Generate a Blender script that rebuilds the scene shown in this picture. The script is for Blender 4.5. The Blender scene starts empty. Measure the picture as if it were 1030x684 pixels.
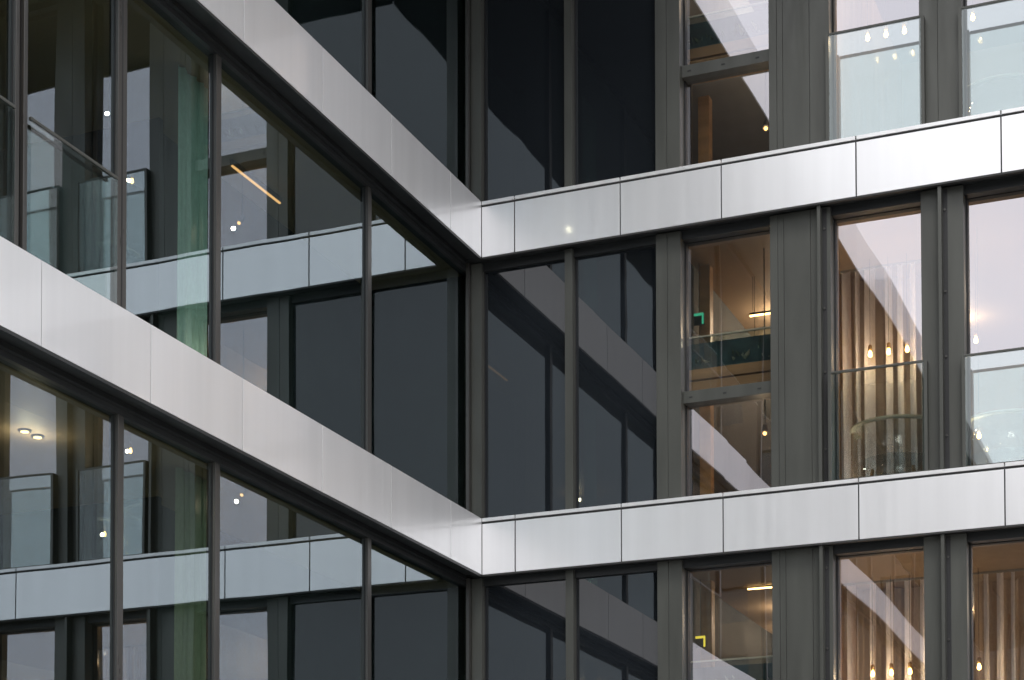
import bpy, bmesh, math, random
from mathutils import Vector, Matrix, noise
random.seed(7)
S = bpy.context.scene
C = S.collection
# ------------------------------------------------------------------ camera
# World: the two wings meet at the origin; the right wing runs along +x (its front in
# the plane y = 0), the left wing along -y (its front in the plane x = 0).
F_PX, YAW, PITCH, ROLL = 1912.47, 0.3910, 0.03275, -0.0018
CAM = Vector((7.673, -17.820, 1.6))
fw = Vector((-math.sin(YAW)*math.cos(PITCH), math.cos(YAW)*math.cos(PITCH), math.sin(PITCH)))
rt = Vector((math.cos(YAW), math.sin(YAW), 0)); up = rt.cross(fw)
r2 = rt*math.cos(ROLL) + up*math.sin(ROLL); u2 = -rt*math.sin(ROLL) + up*math.cos(ROLL)
cd = bpy.data.cameras.new('camera'); cam = bpy.data.objects.new('camera', cd); C.objects.link(cam)
M = Matrix((r2, u2, -fw)).transposed().to_4x4(); M.translation = CAM
cam.matrix_world = M
cd.sensor_width = 36; cd.lens = F_PX/1030*36; cd.shift_y = 599.5/1030; cd.clip_end = 5000; cd.clip_start = .1
S.camera = cam
# ------------------------------------------------------------------ light: pale overcast evening sky
w = bpy.data.worlds.new('World'); S.world = w; w.use_nodes = True
nt = w.node_tree; nt.nodes.clear(); L = nt.links
def N(t, ty, **k):
    n = t.nodes.new(ty)
    for a, b in k.items(): setattr(n, a, b)
    return n
sky = N(nt, 'ShaderNodeTexSky', sky_type='NISHITA', sun_disc=False, sun_elevation=math.radians(58),
        sun_rotation=math.radians(205), air_density=1.0, dust_density=4.0, ozone_density=1.0)
hs = N(nt, 'ShaderNodeHueSaturation'); hs.inputs['Saturation'].default_value = .12; L.new(sky.outputs[0], hs.inputs['Color'])
# overcast: a cloud deck evens the clear sky out, with faint soft cloud structure
tc = N(nt, 'ShaderNodeTexCoord'); mp = N(nt, 'ShaderNodeMapping'); mp.inputs['Scale'].default_value = (1, 1, 2.5)
L.new(tc.outputs['Generated'], mp.inputs[0])
nz = N(nt, 'ShaderNodeTexNoise'); nz.inputs['Scale'].default_value = 2.2; nz.inputs['Detail'].default_value = 5
L.new(mp.outputs[0], nz.inputs['Vector'])
cr = N(nt, 'ShaderNodeValToRGB'); cr.color_ramp.elements[0].position = .3; cr.color_ramp.elements[1].position = .72
cr.color_ramp.elements[0].color = (8.6, 8.65, 9.1, 1); cr.color_ramp.elements[1].color = (9.7, 9.7, 10.0, 1)
L.new(nz.outputs[0], cr.inputs[0])
mx = N(nt, 'ShaderNodeMix', data_type='RGBA'); mx.inputs[0].default_value = .92
L.new(hs.outputs[0], mx.inputs[6]); L.new(cr.outputs[0], mx.inputs[7])
bg = N(nt, 'ShaderNodeBackground'); bg.inputs[1].default_value = .13
L.new(mx.outputs[2], bg.inputs[0]); wo = N(nt, 'ShaderNodeOutputWorld'); L.new(bg.outputs[0], wo.inputs[0])
sd = bpy.data.lights.new('sun', 'SUN'); sd.energy = 1.0; sd.angle = math.radians(20); sd.color = (1, .97, .93)
so = bpy.data.objects.new('sun', sd); C.objects.link(so)
az, el = math.radians(205), math.radians(58)      # Nishita: rotation measured from +y, clockwise
sdir = Vector((math.sin(az)*math.cos(el)*-1, math.cos(az)*math.cos(el), math.sin(el)))
so.rotation_euler = (-sdir).to_track_quat('-Z', 'Y').to_euler()
S.view_settings.view_transform = 'Standard'; S.view_settings.look = 'None'
S.view_settings.gamma = 1; S.view_settings.exposure = .72
S.render.engine = 'CYCLES'
S.cycles.max_bounces = 14; S.cycles.glossy_bounces = 8; S.cycles.transparent_max_bounces = 24
S.cycles.transmission_bounces = 6; S.cycles.diffuse_bounces = 4

# ------------------------------------------------------------------ materials
def mat(name):
    m = bpy.data.materials.new(name); m.use_nodes = True; m.node_tree.nodes.clear()
    o = N(m.node_tree, 'ShaderNodeOutputMaterial'); return m, m.node_tree, o
def noisetex(t, scale, detail=4, stretch=(1, 1, 1), lo=0, hi=1):
    g = N(t, 'ShaderNodeNewGeometry'); mp = N(t, 'ShaderNodeMapping'); mp.inputs['Scale'].default_value = stretch
    t.links.new(g.outputs['Position'], mp.inputs[0])
    n = N(t, 'ShaderNodeTexNoise'); n.inputs['Scale'].default_value = scale; n.inputs['Detail'].default_value = detail
    t.links.new(mp.outputs[0], n.inputs['Vector'])
    r = N(t, 'ShaderNodeMapRange'); r.inputs[3].default_value = lo; r.inputs[4].default_value = hi
    r.inputs[1].default_value = .3; r.inputs[2].default_value = .7
    t.links.new(n.outputs[0], r.inputs[0]); return r.outputs[0]
def simple(name, col, rough=.5, metal=0, var=.12, vs=3, stretch=(1, 1, 1), rv=.1, spec=.5, coat=0, coatr=.1, bump=0, bs=6, ior=1.5):
    m, t, o = mat(name); p = N(t, 'ShaderNodeBsdfPrincipled')
    v = noisetex(t, vs, 5, stretch, 1-var, 1+var)
    h = N(t, 'ShaderNodeVectorMath', operation='SCALE'); h.inputs[0].default_value = col[:3]
    t.links.new(v, h.inputs['Scale']); t.links.new(h.outputs[0], p.inputs['Base Color'])
    rr = noisetex(t, vs*1.7, 4, stretch, max(0, rough*(1-rv)), rough*(1+rv)); t.links.new(rr, p.inputs['Roughness'])
    p.inputs['Metallic'].default_value = metal; p.inputs['IOR'].default_value = ior
    p.inputs['Specular IOR Level'].default_value = spec
    p.inputs['Coat Weight'].default_value = coat; p.inputs['Coat Roughness'].default_value = coatr
    if bump:
        hgt = noisetex(t, bs, 3, stretch); b = N(t, 'ShaderNodeBump'); b.inputs['Strength'].default_value = bump; b.inputs['Distance'].default_value = .01
        t.links.new(hgt, b.inputs['Height']); t.links.new(b.outputs[0], p.inputs['Normal'])
    t.links.new(p.outputs[0], o.inputs[0]); return m
def coated(name, f0, refl, trans, wav=.0015, scale=.9):
    """Solar-control glazing: tinted transmission plus a Schlick reflection of strength f0, faintly uneven as float glass is."""
    m, t, o = mat(name); lk = t.links
    lw = N(t, 'ShaderNodeLayerWeight'); lw.inputs[0].default_value = .5
    p5 = N(t, 'ShaderNodeMath', operation='POWER'); p5.inputs[1].default_value = 5; lk.new(lw.outputs['Facing'], p5.inputs[0])
    ma = N(t, 'ShaderNodeMath', operation='MULTIPLY_ADD'); ma.inputs[1].default_value = 1-f0; ma.inputs[2].default_value = f0
    lk.new(p5.outputs[0], ma.inputs[0])
    h = noisetex(t, scale, 1, (1, 1, .45)); b = N(t, 'ShaderNodeBump'); b.inputs['Strength'].default_value = 1; b.inputs['Distance'].default_value = wav
    lk.new(h, b.inputs['Height'])
    g = N(t, 'ShaderNodeBsdfGlossy'); g.inputs['Roughness'].default_value = .0; g.inputs['Color'].default_value = (*refl, 1); lk.new(b.outputs[0], g.inputs['Normal'])
    tr = N(t, 'ShaderNodeBsdfTransparent'); tr.inputs[0].default_value = (*trans, 1)
    mi = N(t, 'ShaderNodeMixShader'); lk.new(ma.outputs[0], mi.inputs[0]); lk.new(tr.outputs[0], mi.inputs[1]); lk.new(g.outputs[0], mi.inputs[2])
    lk.new(mi.outputs[0], o.inputs[0]); return m
def clear(name, col=(.97, .99, .98)):
    m, t, o = mat(name); tr = N(t, 'ShaderNodeBsdfTransparent'); tr.inputs[0].default_value = (*col, 1)
    t.links.new(tr.outputs[0], o.inputs[0]); return m
def emit(name, col, s):
    m, t, o = mat(name); e = N(t, 'ShaderNodeEmission'); e.inputs[0].default_value = (*col, 1); e.inputs[1].default_value = s
    t.links.new(e.outputs[0], o.inputs[0]); return m
def cloth(name, col, tr=.35):
    m, t, o = mat(name); d = N(t, 'ShaderNodeBsdfDiffuse'); x = N(t, 'ShaderNodeBsdfTranslucent')
    v = noisetex(t, 60, 2, (1, 1, .3), .9, 1.06)
    h = N(t, 'ShaderNodeVectorMath', operation='SCALE'); h.inputs[0].default_value = col; t.links.new(v, h.inputs['Scale'])
    t.links.new(h.outputs[0], d.inputs[0]); t.links.new(h.outputs[0], x.inputs[0])
    mi = N(t, 'ShaderNodeMixShader'); mi.inputs[0].default_value = tr
    t.links.new(d.outputs[0], mi.inputs[1]); t.links.new(x.outputs[0], mi.inputs[2]); t.links.new(mi.outputs[0], o.inputs[0]); return m

ALU = simple('satin_aluminium', (.81, .81, .815), .36, .62, .028, 5, (1.5, 1.5, .05), .10, coat=.45, coatr=.05, bump=.010, bs=1.4)
for n_ in list(ALU.node_tree.nodes):      # each panel comes from the anodising bath a shade apart
    if n_.type == 'VECT_MATH':
        t_ = ALU.node_tree; src = n_.inputs['Scale'].links[0].from_socket
        oi = N(t_, 'ShaderNodeObjectInfo'); mr = N(t_, 'ShaderNodeMapRange'); mr.inputs[3].default_value = .95; mr.inputs[4].default_value = 1.03
        mu = N(t_, 'ShaderNodeMath', operation='MULTIPLY'); t_.links.new(oi.outputs['Random'], mr.inputs[0])
        t_.links.new(src, mu.inputs[0]); t_.links.new(mr.outputs[0], mu.inputs[1]); t_.links.new(mu.outputs[0], n_.inputs['Scale'])
COPE = simple('coping_aluminium', (.74, .74, .74), .4, .5, .05, 4, (1, 1, 1), .2)
BACK = simple('joint_shadow_backing', (.03, .03, .03), .7, 0)
SOFF = simple('soffit_metal', (.020, .022, .023), .42, .1, .15, 2, (1, 1, 1), .2)
DARK = simple('dark_bronze_metal', (.066, .068, .060), .46, .25, .15, 5, (1, 1, .15), .25, bump=.03, bs=40)
TUBE = simple('mullion_metal', (.070, .068, .064), .34, .5, .08, 12, (1, 1, .1), .2)
GASK = simple('black_gasket', (.012, .012, .013), .6)
GL_L = coated('blue_coated_glass', .29, (.77, .90, .98), (.55, .66, .62), .0026, .6)
GL_R = coated('neutral_coated_glass', .35, (.965, .945, 1.0), (.80, .78, .76), .0016, .8)
GL_S = coated('screen_glass', .03, (1, 1, 1), (.7, .8, .8), .0002, 1)
GL_B = coated('balustrade_glass', .11, (.93, 1, 1), (.86, .93, .92), .0004, 1)
ACRY = coated('clear_acrylic', .06, (1, 1, 1), (.86, .90, .93), .0003, 2)
CLR = clear('inner_glass_face')
EDGE = simple('green_glass_edge', (.35, .55, .48), .15)
SPAN = simple('dark_spandrel_glass', (.011, .0135, .0165), .012, 0, .1, 1, (1, 1, 1), .3, ior=1.66, bump=.035, bs=.8)
TIMB = simple('brown_timber_lining', (.36, .22, .11), .5, 0, .2, 2.5, (3, 3, .3), .2)
CEIL = simple('warm_ceiling', (.36, .27, .18), .6, 0, .06, 1)
PLAS = simple('pale_plaster', (.32, .31, .28), .8, 0, .05, 1)
DPLA = simple('charcoal_wall', (.028, .032, .034), .8, 0, .1, 1)
FLOR = simple('oak_floor', (.22, .14, .08), .5, 0, .15, 2)
CURT = cloth('pale_curtain_lit_fold', (.88, .87, .92), .12)  # also colours the strips that paint daylight on curtain folds
TAUP = cloth('taupe_fold_shade', (.56, .47, .40), .3)  # tone of the shaded folds between the pale strips, put into the cloth colour
CURG = cloth('sea_green_curtain', (.60, .78, .71), .3)
CURO = cloth('olive_curtain', (.34, .37, .25), .25)
BULB = emit('warm_bulb', (1, .55, .14), 22)
SPOT = emit('spotlight_lens', (1, .5, .14), 6)
AMBR = emit('amber_strip_light', (1, .48, .18), 1.3)
LINE = emit('warm_strip_light', (1, .62, .22), 9)
GREN = emit('green_strip_light', (.1, .8, .45), .45)
YELL = emit('yellow_strip_light', (.9, .75, .08), .9)
REDD = emit('red_indicator_lamp', (1, .06, .03), 2.0)
DOWN = emit('downlight_face', (1, .62, .22), 5)
BRAS = simple('aged_brass', (.35, .22, .09), .35, .9)
BLCK = simple('black_lamp_metal', (.02, .02, .02), .45, .3)
TEAL = simple('teal_felt', (.055, .10, .105), .9, 0, .3, 10)
WOOD = simple('honey_wood', (.42, .26, .11), .5, 0, .2, 3, (.3, 3, 3))
FELT = simple('grey_blue_upholstery', (.40, .50, .58), .9, 0, .15, 20)
RIM = simple('pale_birch_rim', (.66, .68, .56), .4)
LEAF = simple('glossy_leaf', (.06, .10, .045), .35, 0, .4, 20)
LEFP = simple('variegated_leaf', (.45, .50, .36), .4, 0, .3, 20)
PAVE = simple('pale_paving', (.34, .33, .31), .8, 0, .12, .8)
ASPH = simple('asphalt', (.05, .05, .05), .9, 0, .2, 3)

# ------------------------------------------------------------------ helpers
def box(bm, x0, x1, y0, y1, z0, z1, mi=0, bev=0):
    x0, x1 = sorted((x0, x1)); y0, y1 = sorted((y0, y1)); z0, z1 = sorted((z0, z1))
    vs = [bm.verts.new((x, y, z)) for z in (z0, z1) for x, y in ((x0, y0), (x1, y0), (x1, y1), (x0, y1))]
    fs = [bm.faces.new([vs[i] for i in q]) for q in ((3, 2, 1, 0), (4, 5, 6, 7), (0, 1, 5, 4), (1, 2, 6, 5), (2, 3, 7, 6), (3, 0, 4, 7))]
    for f in fs: f.material_index = mi
    if bev:
        es = list({e for f in fs for e in f.edges})
        bmesh.ops.bevel(bm, geom=es, offset=bev, segments=2, affect='EDGES', profile=.6)
    return fs
def cyl(bm, p0, p1, r0, r1=None, n=14, mi=0):
    r1 = r0 if r1 is None else r1
    p0, p1 = Vector(p0), Vector(p1); q = (p1-p0).to_track_quat('Z', 'Y')
    a = [bm.verts.new(p0 + q @ Vector((r0*math.cos(i*2*math.pi/n), r0*math.sin(i*2*math.pi/n), 0))) for i in range(n)]
    b = [bm.verts.new(p1 + q @ Vector((r1*math.cos(i*2*math.pi/n), r1*math.sin(i*2*math.pi/n), 0))) for i in range(n)]
    for i in range(n): bm.faces.new((a[i], a[(i+1) % n], b[(i+1) % n], b[i])).material_index = mi
    bm.faces.new(a[::-1]).material_index = mi; bm.faces.new(b).material_index = mi
def lathe(bm, c, prof, n=20):
    rings = [[bm.verts.new((c[0]+r*math.cos(i*2*math.pi/n), c[1]+r*math.sin(i*2*math.pi/n), c[2]+z)) for i in range(n)] for r, z in prof]
    for A, B in zip(rings, rings[1:]):
        for i in range(n): bm.faces.new((A[i], A[(i+1) % n], B[(i+1) % n], B[i])).smooth = True
    bm.faces.new(rings[0][::-1]); bm.faces.new(rings[-1])
def obj(name, bm, mats, parent=None, loc=None):
    me = bpy.data.meshes.new(name); bm.normal_update(); bm.to_mesh(me); bm.free()
    for m in (mats if isinstance(mats, (list, tuple)) else [mats]): me.materials.append(m)
    o = bpy.data.objects.new(name, me); C.objects.link(o)
    if parent: o.parent = parent
    return o
def thing(name, label, cat, loc=(0, 0, 0), group=None):
    o = bpy.data.objects.new(name, None); C.objects.link(o); o.location = loc; o.empty_display_size = .2
    o['label'] = label; o['category'] = cat
    if group: o['group'] = group
    return o
def dup(root, loc, label):
    r = root.copy(); C.objects.link(r); r.location = loc; r['label'] = label
    for ch in root.children:
        c = ch.copy(); C.objects.link(c); c.parent = r
        for g in ch.children:
            d = g.copy(); C.objects.link(d); d.parent = c
    return r
def B(): return bmesh.new()
def pane_y(bm, x0, x1, y, z0, z1, th=.024):      # glazing facing -y: coated outer face, clear inner faces
    fs = box(bm, x0, x1, y, y+th, z0, z1, 1); fs[2].material_index = 0
TR = random.Random(21)
def pane_x(bm, x, y0, y1, z0, z1, th=.024):      # glazing facing +x, each unit a hair out of plumb
    fs = box(bm, x-th, x, y0, y1, z0, z1, 1); fs[3].material_index = 0
    a, b = TR.uniform(-.0009, .0009), TR.uniform(-.0007, .0007); yc, zc = (y0+y1)/2, (z0+z1)/2
    for v in bm.verts: v.co.x += a*max(-1.5, min(1.5, v.co.y-yc)) + b*(v.co.z-zc)

# storeys: top of each pale band; ZT[1] is the upper and ZT[2] the lower one in the photograph
ZT = {0: 13.80, 1: 9.834, 2: 6.534, 3: 3.234}
BH = .59

# ------------------------------------------------------------------ setting
bm = B(); s = 900
vs = [bm.verts.new(v) for v in ((-s, -s, 0), (s, -s, 0), (s, s, 0), (-s, s, 0))]; bm.faces.new(vs)
o = obj('ground', bm, ASPH); o['kind'] = 'structure'
bm = B(); box(bm, 0.3, 14, -40, -.3, -.2, .13, 0, .01)
o = obj('pavement', bm, PAVE); o['kind'] = 'structure'

# ------------------------------------------------------------------ right wing
RW = thing('office_wing', 'right wing of dark metal and windows between pale bands, curtains and lamps inside', 'building')
RX = 10.6
JR = [.0, .3714, 1.5161, 2.5656, 3.8978, 5.2543, 6.60, 7.95, 9.30, RX]
POSTS = [(-.17, -.054), (.872, .956), (1.849, 2.105), (3.018, 3.617), (4.484, 4.882), (5.72, 6.12), (6.96, 7.56), (8.40, 8.80), (9.64, RX)]
YF, YG, YS = .12, .30, .21
for k, zt in ZT.items():
    bm = B()
    x0 = .0
    if k == 0:
        box(bm, -.3, RX, -1.365, 6.2, 13.20, 13.80, 0); band = obj('eaves', bm, SOFF, RW)
        for a, b in zip([1.39]+JR[3:], JR[3:]):
            bm = B(); box(bm, a+.003, b-.003, -1.385, -1.367, 13.18, 13.86, 0, .002); obj('cladding_panel', bm, ALU, band)
        bm = B(); box(bm, -.29, RX, .40, 5.95, 13.12, 13.197); obj('ceiling', bm, CEIL, RW)
        continue
    box(bm, x0-.25 if k else x0, RX, .02, .34, zt-BH+.012, zt-.075, 0)                 # backing and soffit
    box(bm, x0, RX, .002, .05, zt-BH-.012, zt-BH+.002, 1)                              # drip lip
    band = obj('fascia_band', bm, [SOFF, BACK], RW)
    for a, b in zip(JR, JR[1:]):
        if b <= x0: continue
        a = max(a, x0); g = .009
        bm = B(); box(bm, a+g*.5, b-g, 0, .018, zt-BH+.005, zt-.062, 0, .002); obj('cladding_panel', bm, ALU, band)
        bm = B(); box(bm, a+g*.5, b-g, -.004, .30, zt-.038, zt-.002, 0, .002); obj('coping', bm, COPE, band)
    bm = B(); box(bm, x0, RX, .012, .28, zt-.075, zt-.038); obj('coping_joint', bm, BACK, band)
    # floor plate
    bm = B(); box(bm, -.3, RX, .36, 6.0, zt-.50, zt-.06, 0); obj('floor_slab', bm, FLOR, RW)
    if k < 3 or True:
        bm = B(); box(bm, -.3, RX, .36, 6.0, zt-.62, zt-.505, 0); obj('ceiling', bm, CEIL, RW)
def storey(k):
    """z range of the opening under band k"""
    return (ZT[k+1]-.002 if k < 3 else .15), (ZT[k]-BH if k else 13.19)
def clad_column(a, b, z0, z1, seams, front=YF):
    bm = B(); e = [a]+seams+[b]
    for p, q in zip(e, e[1:]):
        box(bm, p+(.004 if p != a else 0), q, front, .36, z0, z1, 0, .0015)
    box(bm, a+.01, b-.01, front+.012, .355, z0, z1, 0)
    return bm
for k in (0, 1, 2, 3):
    z0, z1 = storey(k); zf = z0
    for i, (a, b) in enumerate(POSTS):
        seams = {2: [1.965], 3: [3.095, 3.155, 3.42], 4: [4.655], 5: [5.90], 6: [7.03, 7.36], 7: [8.57]}.get(i, [])
        col = obj('column_cladding', clad_column(a, b, z0, z1, seams), DARK, RW)
        if i in (3, 4, 5, 6, 7) and k:
            fx = {3: 3.507, 4: 4.660, 5: 5.895, 6: 7.45, 7: 8.57}[i]
            bm = B(); box(bm, fx, fx+.032, .025, YF+.001, z0, z1-.015, 0, .0015); fin = obj('guide_fin', bm, DARK, col)
            bm = B(); box(bm, fx+.033, fx+.075, YF-.002, YF+.01, z0, z1-.015, 0); obj('groove', bm, GASK, fin)
            for zz in (z0+.35, z0+1.1, z0+1.72, z0+2.5): bm = B(); cyl(bm, (fx+.05, YF-.012, zz), (fx+.05, YF-.002, zz), .011, n=10); obj('bolt', bm, TUBE, fin)
    bm = B(); box(bm, -.33, -.05, .30, .36, z0, z1); obj('corner_filler', bm, DARK, RW)
    # head frame above every opening
    bm = B(); box(bm, -.17, RX, .17, .358, z1-.075, z1+.011); obj('head_rail', bm, SOFF, RW)
    for i in (0, 1):   # dark opaque glass panels
        a, b = POSTS[i][1], POSTS[i+1][0]
        bm = B(); box(bm, a-.01, b+.01, YS, YS+.03, z0, z1-.07); sp = obj('spandrel_panel', bm, SPAN, RW)
        bm = B(); box(bm, a, a+.010, YS-.012, YS-.001, z0, z1-.075); box(bm, b-.010, b, YS-.012, YS-.001, z0, z1-.075); obj('gasket', bm, GASK, sp)
    for i in range(2, len(POSTS)-1):
        a, b = POSTS[i][1], POSTS[i+1][0]
        bm = B(); zt_ = z1-.07
        fr = .016
        box(bm, a, a+fr, YG-.03, YG+.05, z0, zt_); box(bm, b-fr, b, YG-.03, YG+.05, z0, zt_)
        box(bm, a+fr, b-fr, YG-.02, YG+.05, zt_-.012, zt_)
        win = obj('window', bm, GASK, RW)
        if i == 2:     # fixed light with a low transom
            t0, t1 = z0+.99, z0+1.11
            bm = B(); box(bm, a+.001, b-.001, YF+.07, YG+.06, t0, t1, 0, .002); tr = obj('transom', bm, DARK, win)
            for q in (.08, .43, .78): bm = B(); box(bm, a+q-.018, a+q+.018, YF+.066, YF+.075, t0+.05, t0+.062); obj('drain_slot', bm, GASK, tr)
            bm = B(); pane_y(bm, a+fr, b-fr, YG, z0, t0); obj('glass_pane', bm, [GL_R, CLR], win)
            bm = B(); pane_y(bm, a+fr, b-fr, YG, t1, zt_-.012); obj('glass_pane', bm, [GL_R, CLR], win)
        else:
            bm = B(); pane_y(bm, a+fr, b-fr, YG, z0, zt_-.012); obj('glass_pane', bm, [GL_R, CLR], win)
            # french balcony
            yb = .055; h = 1.055
            bm = B(); box(bm, a+.014, b+.028, yb-.012, yb+.016, z0+h-.004, z0+h+.018, 0, .003); bal = obj('balustrade', bm, DARK, RW)
            bm = B(); box(bm, a-.018, a+.013, yb-.02, YF+.002, z0, z0+h+.01, 0, .002); obj('side_bracket', bm, DARK, bal)
            bm = B(); box(bm, b+.029, b+.060, yb-.02, YF+.002, z0, z0+h+.01, 0, .002); obj('side_bracket', bm, DARK, bal)
            bm = B(); fs = box(bm, a+.015, b+.027, yb-.006, yb+.008, z0+.012, z0+h-.004, 1); fs[2].material_index = 0; fs[0].material_index = 2
            obj('glass_pane', bm, [GL_B, CLR, EDGE], bal)
            bm = B(); box(bm, a+.015, b+.027, yb-.010, yb+.012, z0, z0+.022); obj('base_channel', bm, DARK, bal)
# interior walls of the right wing
for k in (0, 1, 2, 3):
    z0, z1 = (ZT[k+1]-.06 if k < 3 else 0), (ZT[k]-.62 if k else 13.19)
    bm = B(); box(bm, -.3, RX, 5.4, 6.0, z0, z1); obj('back_wall', bm, TIMB if k else PLAS, RW)
    bm = B(); box(bm, 3.25, 3.33, .37, 5.4, z0, z1); obj('partition', bm, TIMB, RW)
    bm = B(); box(bm, 1.84, 1.98, .37, 5.4, z0, z1); obj('partition', bm, DPLA, RW)
    bm = B(); box(bm, 6.9, 7.0, .37, 5.4, z0, z1); obj('partition', bm, PLAS, RW)
    bm = B(); box(bm, RX-.12, RX, .362, 5.4, z0, z1); obj('end_wall', bm, PLAS, RW)

# ------------------------------------------------------------------ left wing
LW = thing('office_wing', 'left wing with large blue tinted panes mirroring the other wing under pale bands', 'building')
LY = -46.0
JL = [0, .7745, 2.1136, 3.4635] + [4.799+1.31*i for i in range(10)] + [20.0, 23.0, 26.0, 30.0, 34.0, 38.0, 42.0, 46.0]
for k, zt in ZT.items():
    bm = B()
    if k == 0:      # deep eaves
        box(bm, -6.2, 1.365, LY, -1.366, 13.20, 13.80, 0); box(bm, -6.2, -.301, -1.365, .3, 13.20, 13.80, 0); band = obj('eaves', bm, SOFF, LW)
        for a, b in zip([1.39]+JL[2:], JL[2:]):
            bm = B(); box(bm, 1.367, 1.385, -b+.004, -a-.002, 13.18, 13.86, 0, .002); obj('cladding_panel', bm, ALU, band)
        bm = B(); box(bm, -.29, RX, .40, 5.95, 13.12, 13.197); obj('ceiling', bm, CEIL, RW)
        continue
    box(bm, -.31, -.02, LY, -.0, zt-BH+.012, zt-.03, 0)
    box(bm, -.06, -.002, LY, -.012, zt-BH-.020, zt-BH+.002, 1)
    box(bm, -.315, -.17, LY, -.0, zt-BH-.030, zt-BH+.010, 1)
    band = obj('fascia_band', bm, [SOFF, SOFF], LW)
    for a, b in zip(JL, JL[1:]):
        bm = B(); box(bm, -.018, 0, -b+.005, -a-(.004 if a else .004), zt-BH+.005, zt-.004, 0, .002); obj('cladding_panel', bm, ALU, band)
    bm = B(); box(bm, -.30, -.020, LY, -.0, zt-.028, zt-.004); obj('coping', bm, COPE, band)
    bm = B(); box(bm, -6.0, -.36, LY, .3, zt-.50, zt-.06); obj('floor_slab', bm, FLOR, LW)
    bm = B(); box(bm, -6.0, -.36, LY, .3, zt-.62, zt-.505); obj('ceiling', bm, CEIL, LW)
XG, XF = -.25, -.218
base = [2.125, 4.815, 6.165]
for k in (0, 1, 2, 3):
    z0, z1 = storey(k)
    
    mull = list(base)
    if k in (0, 1): mull += [7.315, 7.405]
    t = 8.95
    while t < 44: mull += [t, t+2.7, t+4.05]; t += 5.4+1.35
    for t in mull:
        hw = .058 if t == 6.165 and k < 2 else (.022 if 7 < t < 7.5 else .038)
        bm = B(); box(bm, XG-.05, XF, -t-hw, -t+hw, z0, z1-.01, 0, .004)
        m_ = obj('mullion', bm, TUBE, LW)
        bm = B(); box(bm, XG-.04, XG+.008, -t-hw-.004, -t+hw+.004, z0, z1-.075)
        if hw == .058: box(bm, XF-.01, XF+.001, -t-.012, -t+.006, z0, z1-.08)
        obj('gasket', bm, GASK, m_)
    bm = B(); box(bm, -.205, -.172, .06, .11, z0, z1); obj('corner_post', bm, TUBE, LW)
    bm = B(); box(bm, XG-.06, XG+.04, LY, .295, z1-.075, z1+.011); obj('head_rail', bm, SOFF, LW)
    ed = [-.3]+mull+[46.0]
    for a, b in zip(ed, ed[1:]):
        if b-a < .2: continue
        bm = B(); pane_x(bm, XG, -b+.02, -a-.02, z0-.02, z1-.07); obj('window', bm, [GL_L, CLR], LW)
    if k in (0, 1):
        for a, b in ((6.25, 7.285), (7.457, 8.90)):
            xb = -.205; h = 1.045
            bm = B(); box(bm, xb-.012, xb+.012, -b, -a, z0+h, z0+h+.022, 0, .003); bal = obj('balustrade', bm, DARK, LW)
            bm = B(); fs = box(bm, xb-.007, xb+.007, -b+.004, -a-.004, z0+.002, z0+h, 1); fs[3].material_index = 0
            obj('glass_pane', bm, [GL_B, CLR], bal)
    # walls inside
    zf, zc = (ZT[k+1]-.06 if k < 3 else 0), (ZT[k]-.62 if k else 13.19)
    bm = B(); box(bm, -6.2, -6.0, LY, .3, zf, zc); obj('back_wall', bm, TIMB if k == 2 else PLAS, LW)
    bm = B(); box(bm, -1.50, -1.44, -3.95, .3, zf, zc); obj('dark_backdrop_wall', bm, DPLA, LW)  # added dark wall so the corner panes look unlit inside
    bm = B(); box(bm, -6.0, -1.30, -4.01, -3.952, zf, zc); obj('partition', bm, DPLA, LW)
    bm = B(); box(bm, -6.0, -.31, .302, .36, zf, zc+(.5 if k else 0)); obj('end_wall', bm, DPLA, LW)
    for tt in (9.6, 16, 24, 32):
        bm = B(); box(bm, -6.0, -.6, -tt-.1, -tt, zf, zc); obj('partition', bm, PLAS, LW)

# ------------------------------------------------------------------ furnishings seen through the glass
def curtain(path, z0, z1, amp, lam, seed, m, label, group='floor length curtains behind the windows', name='curtain'):
    rnd = random.Random(seed); (xa, ya), (xb, yb) = path
    Ln = math.hypot(xb-xa, yb-ya); n = max(24, int(Ln/.012)); dx, dy = (xb-xa)/Ln, (yb-ya)/Ln
    ph = [rnd.uniform(0, 6) for _ in range(3)]; bm = B(); rows = 14; g = []
    for j in range(rows+1):
        v = j/rows; z = z1+(z0-z1)*v; row = []
        for i in range(n+1):
            s_ = Ln*i/n; w_ = s_*2*math.pi/lam
            d = amp*(math.sin(w_+ph[0]+.7*math.sin(w_*.37+ph[1])+.25*v)+.35*math.sin(2.3*w_+ph[2]))*(.55+.45*v)
            row.append(bm.verts.new((xa+dx*s_-dy*d, ya+dy*s_+dx*d, z)))
        g.append(row)
    for j in range(rows):
        for i in range(n): bm.faces.new((g[j][i], g[j][i+1], g[j+1][i+1], g[j+1][i])).smooth = True
    o = obj(name, bm, m); o['label'] = label; o['category'] = 'curtain'; o['group'] = group
    return o
FL = {0: 'top', 1: 'middle', 2: 'bottom'}
WHERE = {0: 'above both bands', 1: 'between the bands', 2: 'below both bands'}
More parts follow.
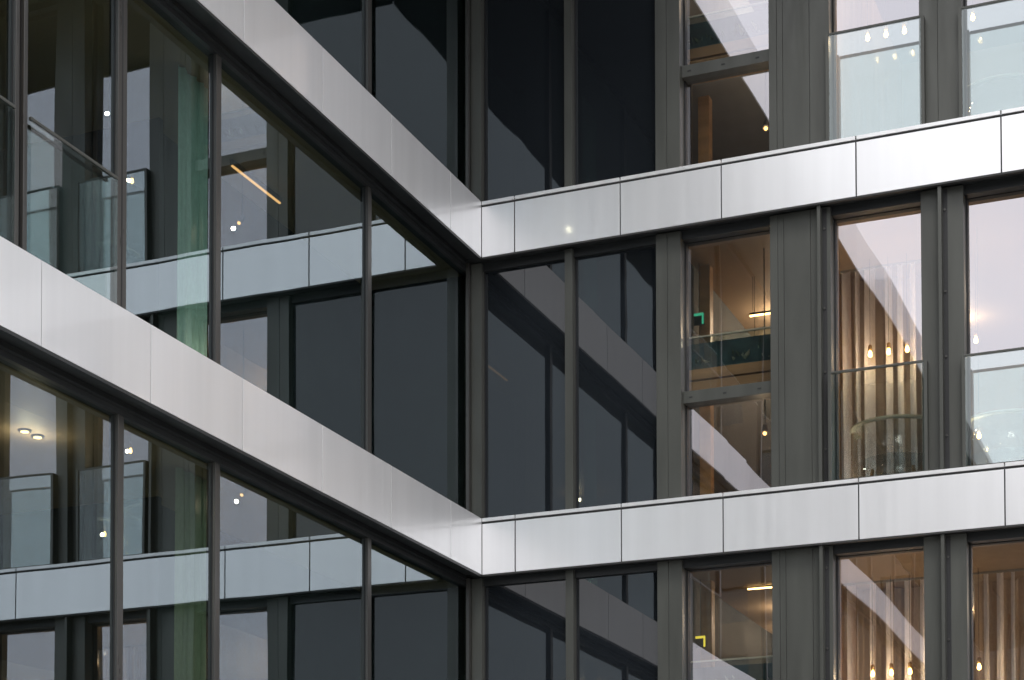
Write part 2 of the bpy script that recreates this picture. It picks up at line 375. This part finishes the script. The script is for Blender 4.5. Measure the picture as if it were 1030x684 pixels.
for k in (0, 1, 2):
    z0, z1 = ZT[k+1]-.04, ZT[k]-.64
    if k: curtain(((3.36, 1.95), (4.60, 2.25)), z0, z1, .10, .21, 10+k, TAUP, 'shade-toned taupe curtain behind the pale strips and three bulbs, '+WHERE[k])
    if k == 2: curtain(((4.62, 2.15), (5.60, 2.0)), z0, z1, .10, .20, 30+k, TAUP, 'shade-toned taupe curtain in the rightmost window, '+WHERE[k])
    if k:  # pale strips over taupe cloth: light and shade of folds as colour
        t = thing('lit_fold_strips', 'pale strips standing in for the lit folds of a curtain, '+WHERE[k], 'lit_folds', (0, 1.72, 0), 'lit curtain fold strips')
        bm = B(); box(bm, 3.36, 5.5 if k == 2 else 4.5, -.02, .02, z1, z1+.02); obj('track', bm, PLAS, t)
        rr = random.Random(90+k)
        spots = [(3.40, .10), (3.64, .07), (3.81, .075), (4.0, .07), (4.16, .05)] if k == 2 else [(3.37, .10), (3.51, .05), (3.61, .12), (3.82, .08), (3.95, .06), (4.08, .06), (4.2, .05)]
        if k == 2: spots += [(4.80, .05), (4.93, .07), (5.07, .04), (5.20, .07), (5.34, .05)]
        for u_, w_ in spots:
            bm = B(); nr, nc = 22, 6; ph = rr.uniform(0, 6); g = []
            for j in range(nr+1):
                v = j/nr; z = z1-.001+(z0-z1)*v; g.append([])
                for i in range(nc+1):
                    q = i/nc; sx = u_+w_*q+.012*math.sin(2.2*v+ph)*v
                    g[-1].append(bm.verts.new((sx, .022*math.sin(q*3.14)+.03*math.sin(ph+q*2)*v-.25*w_*q, z)))
            for j in range(nr):
                for i in range(nc): bm.faces.new((g[j][i], g[j+1][i], g[j+1][i+1], g[j][i+1])).smooth = True
            obj('lit_fold', bm, CURT, t)
    curtain(((7.6, .66), (8.3, .66)), z0, z1, .05, .17, 50+k, CURT, 'cream curtain outside the frame to the right, '+WHERE[k])
for k, m, c in ((0, CURG, 'sea green'), (1, CURG, 'sea green'), (2, CURO, 'olive')):
    curtain(((-.62, -4.30), (-.62, -4.78)), ZT[k+1]-.04, ZT[k]-.64, .03, .13, 70+k, m,
            c+' curtain in the left wing pane, '+WHERE[k])

def point(parent, loc, e, col=(1, .74, .48), r=.022):
    l = bpy.data.lights.new('lamp_light', 'POINT'); l.energy = e; l.color = col; l.shadow_soft_size = r
    o = bpy.data.objects.new('lamp_light', l); C.objects.link(o); o.parent = parent; o.location = loc; return o
# pendant bulbs: three in a row per storey of the right wing
def pendant(loc, drop, label, e=2.6):
    t = thing('pendant_lamp', label, 'pendant lamp', loc, 'bare bulb pendant lamps behind the curtained windows')
    bm = B(); cyl(bm, (0, 0, .09), (0, 0, drop), .0022, n=8); obj('cord', bm, BLCK, t)
    bm = B(); lathe(bm, (0, 0, 0), [(.012, .10), (.02, .085), (.02, .045), (.014, .035)]); obj('socket', bm, BRAS, t)
    bm = B(); lathe(bm, (0, 0, 0), [(.010, .036), (.016, .018), (.021, .0), (.018, -.018), (.006, -.028)][::-1]); obj('bulb', bm, BULB, t)
    point(t, (0, -.07, -.02), e)
    return t
num = ('left', 'middle', 'right')
for k in (0, 1, 2):
    zb = {0: 11.53, 1: 8.22, 2: 4.91}[k]
    for j, ux in enumerate((3.71, 3.90, 4.09)):
        pendant((ux, 1.5, zb), ZT[k]-.62-zb, f'{num[j]} of three bare bulbs in one window, {WHERE[k]}')
    pendant((4.78, 1.5, zb), ZT[k]-.62-zb, f'glowing bulb at the left edge of the rightmost window, {WHERE[k]}', 1.8)
pendant((4.86, 1.1, 7.13), ZT[1]-.62-7.13, 'low glowing bulb behind the railing of the rightmost window, between the bands', 1.5)
# spotlights on stems behind the narrow window with the transom
def spot(loc, drop, label):
    t = thing('spotlight', label, 'spotlight', loc, 'black ceiling spotlights behind the window with the transom')
    bm = B(); cyl(bm, (0, 0, .05), (0, 0, drop), .006, n=8); obj('stem', bm, BLCK, t)
    bm = B(); cyl(bm, (0, .02, .07), (.01, -.05, -.02), .028, .036, 18); obj('lamp_housing', bm, BLCK, t)
    bm = B(); cyl(bm, (.01, -.051, -.021), (.0105, -.056, -.027), .020, .018, 18); obj('lamp_face', bm, SPOT, t)
    point(t, (.02, -.15, -.12), 3)
spot((2.78, .8, 7.32), ZT[1]-.62-7.32, 'black spotlight glowing below the transom, between the two pale bands')
spot((2.81, .8, 10.44), ZT[0]-.62-10.44, 'black spotlight glowing below the transom, above the upper pale band')
# linear lamps
def strip(name, p0, p1, r, m, label, cat, group=None):
    bm = B(); cyl(bm, p0, p1, r, n=8); o = obj(name, bm, m); o['label'] = label; o['category'] = cat
    if group: o['group'] = group
    return o
def linear(loc, ln, zc, label, dy=0):
    t = thing('linear_pendant', label, 'pendant lamp', loc, 'slim linear lamps behind the window with the transom')
    bm = B(); box(bm, 0, ln, -.012, .012, 0, .012); obj('lamp_face', bm, LINE, t)
    bm = B(); box(bm, 0, ln, -.014, .014, .013, .035); obj('lamp_housing', bm, BLCK, t)
    bm = B(); cyl(bm, (.03, 0, .034), (.03, 0, zc-loc[2]), .0025, n=6); cyl(bm, (ln-.03, 0, .034), (ln-.03, 0, zc-loc[2]), .0025, n=6); obj('cord', bm, BLCK, t)
linear((2.44, 1.5, 8.79), .45, ZT[1]-.62, 'slim warm linear lamp above the planter rail, between the pale bands')
linear((2.46, 1.5, 8.33), .45, ZT[1]-.62, 'lower slim warm linear lamp behind the planter, between the pale bands')
linear((2.40, 1.5, 5.89), .45, ZT[2]-.62, 'slim warm linear lamp nearest the right window edge, below both bands')
linear((2.08, 2.1, 6.00), .35, ZT[2]-.62, 'shorter warm linear lamp near the yellow light, below both bands')
for (x_, y_, z_, m, c, k) in ((2.005, .9, 8.66, GREN, 'green', 1), (2.005, .9, 5.30, YELL, 'yellow', 2)):
    t = thing('corner_light', f'small L shaped {c} glowing light behind the window, {WHERE[k]}', 'sign light', (x_, y_, z_))
    bm = B(); box(bm, 0, .10, 0, .02, 0, .022); box(bm, .085, .10, 0, .02, -.09, -.002); obj('lamp_face', bm, m, t)
    bm = B(); box(bm, -.005, .105, .021, .035, -.095, .027); obj('lamp_housing', bm, BLCK, t)
    bm = B(); cyl(bm, (.05, .028, .026), (.05, .028, ZT[k]-.62-z_), .003, n=6); obj('cord', bm, BLCK, t)
# timber posts just inside the narrow window
for k in (0, 1, 2):
    z0, z1 = ZT[k+1]-.06, ZT[k]-.62
    bm = B(); box(bm, 2.03, 2.15, 1.0, 1.12, z0, z1 if k else 11.0, 0, .004)
    o = obj('timber_post', bm, WOOD); o['label'] = f'pale timber post behind the window with the transom, {WHERE[k]}'; o['category'] = 'post'; o['group'] = 'timber posts'
# planters on a counter behind the narrow window
def leaves(bm, x0, x1, y, z, n, seed):
    r = random.Random(seed)
    for i in range(n):
        c = Vector((r.uniform(x0, x1), y+r.uniform(-.06, .08), z)); L_ = r.uniform(.10, .24)
        d = Vector((r.uniform(-.7, .7), r.uniform(-.7, .2), 1)).normalized(); sd_ = d.cross(Vector((r.uniform(-1, 1), 1, 0))).normalized()*L_*.16
        p = [c, c+d*L_*.45+sd_, c+d*L_+Vector((0, -.04, -.05)), c+d*L_*.45-sd_]
        vs = [bm.verts.new(q) for q in p]; m_ = 1 if r.random() < .3 else 0
        bm.faces.new(vs).material_index = m_
for k in (0, 1, 2):
    z = ZT[k+1]
    t = thing('window_planter', f'wooden window planter with dark green plants behind its glass screen, {WHERE[k]}', 'planter', (2.0, .5, z), 'window planters behind the transom window')
    bm = B(); box(bm, .0, 1.2, 0, .30, 1.20, 1.30, 0, .004); box(bm, .0, 1.2, -.01, .30, 1.315, 1.42, 0, .004); obj('trough', bm, WOOD, t)
    for lx in (.03, 1.13): bm = B(); box(bm, lx, lx+.04, .12, .18, -.055, 1.199); obj('leg', bm, BLCK, t)
    bm = B(); box(bm, .0, 1.2, .02, .035, 1.421, 1.69); obj('backing_board', bm, TEAL, t)
    bm = B(); leaves(bm, .02, 1.18, .12, 1.42, 260, k); obj('foliage', bm, [LEAF, LEFP], t)
    bm = B(); fs = box(bm, .0, 1.2, -.008, .004, 1.425, 1.74, 1); fs[2].material_index = 0; fs[1].material_index = 2
    obj('glass_screen', bm, [GL_S, CLR, EDGE], t)
    bm = B(); box(bm, .0, 1.2, -.014, .010, 1.741, 1.756); obj('rail', bm, RIM, t)
# clear tubs by the french balconies, added in place of a curved reflection
def tub_stand_in(loc, label):
    t = thing('tub_stand_in', label, 'reflection stand-in', loc, 'clear tubs standing in for curved reflections')
    def shell(ra, rb, z0, z1, m, name):
        bm = B(); n = 36; A = []
        for i in range(n+1):
            a = math.radians(-200+i*220/n); row = []
            hh = z1-.10*(abs(i/n-.5)*2)**3*(z1-z0)*3 if name == 'none' else None
            for rr, zz in ((ra, z0), (rb, z0), (rb, 1), (ra, 1)):
                if zz == 1: zz = hh if hh else z1
                row.append(bm.verts.new((rr*math.cos(a), rr*math.sin(a), zz)))
            A.append(row)
        for i in range(n):
            for j in range(4): bm.faces.new((A[i][j], A[i+1][j], A[i+1][(j+1) % 4], A[i][(j+1) % 4])).smooth = (j in (1, 3))
        bm.faces.new(A[0]); bm.faces.new(A[-1][::-1]); return obj(name, bm, m, t)
    shell(.445, .45, .06, .80, ACRY, 'tub_wall'); shell(.40, .462, .801, .823, RIM, 'rim')
    bm = B(); lathe(bm, (0, 0, .36), [(.36, 0), (.40, .03), (.40, .10), (.34, .13)]); obj('tub_disc', bm, ACRY, t)
    for sx in (-1, 1):
        for sy in (-1, 1): bm = B(); cyl(bm, (sx*.26, sy*.26, 0), (sx*.20, sy*.20, .37), .012, .018, 10); obj('leg', bm, WOOD, t)
    return t
c0 = tub_stand_in((4.05, 1.10, ZT[2]-.055), 'clear tub with pale rim standing in for a curved reflection, between the bands')
dup(c0, (5.10, 1.35, ZT[2]-.055), 'copied reflection stand-in tub behind the glass railing of the rightmost window, between the bands')
dup(c0, (5.10, 1.35, ZT[1]-.055), 'copied reflection stand-in tub behind the glass railing of the rightmost window, above the upper band')
# ceiling downlights: a seen pair in the left wing, the rest added fill
def downlight(loc, e, label, group):
    t = thing('downlight', label, 'ceiling light', loc, group)
    bm = B(); cyl(bm, (0, 0, -.012), (0, 0, 0), .050, .052, 20); obj('trim', bm, BLCK, t)
    bm = B(); cyl(bm, (0, 0, -.016), (0, 0, -.0125), .032, n=20); obj('lamp_face', bm, DOWN, t)
    point(t, (0, 0, -.12), e, (1, .78, .55), .02)
for k in (0, 1, 2):
    zc = ZT[k]-.621
    for (x_, y_, e) in ((2.6, 2.6, 30 if k < 2 else 13), (2.4, 3.8, 34 if k < 2 else 12), (4.3, 3.6, 9), (5.9, 2.6, 12), (8.0, 2.5, 22)):
        downlight((x_, y_, zc), e, 'added round downlight filling the right wing room from its brown ceiling', 'added right wing downlights')
    for (x_, t_, e) in ((-1.18, 6.02, 1.1), (-1.18, 5.86, 1.1), (-2.2, 8.4, 9), (-2.5, 13, 14)):  # near pair seen below both bands, deeper ones added to light rooms
        if k < 2 and t_ < 7: continue
        downlight((x_, -t_, zc), e*(1.5 if k == 2 else .8), 'round downlight in the ceiling behind the left wing panes', 'left wing downlights')

# strip light on the ceiling behind the left wing glass
t = thing('strip_light', 'long warm ceiling strip light slanting behind the left wing glass, between the bands', 'strip light', (-1.15, -3.05, 9.15))
bm = B(); box(bm, -.010, .010, 0, .88, 0, .012); obj('lamp_face', bm, AMBR, t)
bm = B(); box(bm, -.016, .016, -.01, .89, .0125, .062); obj('lamp_housing', bm, BLCK, t)
# buildings across the court, seen only as reflections
def block(x0, x1, y, h, wall, label):
    t = thing('brick_building', label, 'building', ((x0+x1)/2, y, 0)); c = (x1-x0)/2
    bm = B(); n = int(h/3.4); e = .0
    for i in range(n+1):
        z = i*3.4; box(bm, -c, c, -12, 0, max(z-1.3, 0), min(z+.35, h))
        if i < n:
            for q in range(int(2*c/2.8)+1): box(bm, -c+q*2.8, -c+q*2.8+1.1, -12, -.01, z+.35, z+2.1)
    box(bm, -c+.5, c-.5, -11.5, -.5, 0, h+.1)
    obj('wall', bm, wall, t)
    for i in range(n): bm = B(); box(bm, -c+.1, c-.1, -.32, -.28, i*3.4+.35, i*3.4+2.1); obj('window_band', bm, SPAN, t)
BRIC = simple('brown_brick', (.17, .12, .09), .85, 0, .2, 6)
block(-45, 4.8, -75, 19.9, BRIC, 'brown brick block mirrored low in the right wing windows')
block(5.2, 21, -75, 37.4, BRIC, 'taller brown brick block mirrored in the narrow window')

# unseen uplights added on the floors behind the bands to brighten the curtains
def uplight(loc, e, label, group):
    t = thing('added_fill_uplight', label, 'fill lamp', loc, group)
    bm = B(); lathe(bm, (0, 0, 0), [(.06, 0), (.06, .02), (.045, .03), (.05, .09), (.055, .10)], 18); obj('housing', bm, BLCK, t)
    bm = B(); cyl(bm, (0, 0, .101), (0, 0, .104), .04, n=18); obj('lamp_face', bm, DOWN, t)
    point(t, (0, 0, .16), e, (1, .82, .66), .05)
for k in (0, 1, 2):
    zf = ZT[k+1]-.059
    if k: uplight((3.52, 1.0, zf), 9, 'added unseen fill uplight left of the curtain and bulbs, '+WHERE[k], 'added unseen fill uplights')
    if k == 2: uplight((4.75, 1.0, zf), 6, 'added unseen fill uplight in the rightmost window, '+WHERE[k], 'added unseen fill uplights')
    if k: uplight((-.44, -4.62, zf), 3.5, 'added unseen fill uplight at the foot of the curtain in the left wing, '+WHERE[k], 'added unseen fill uplights')
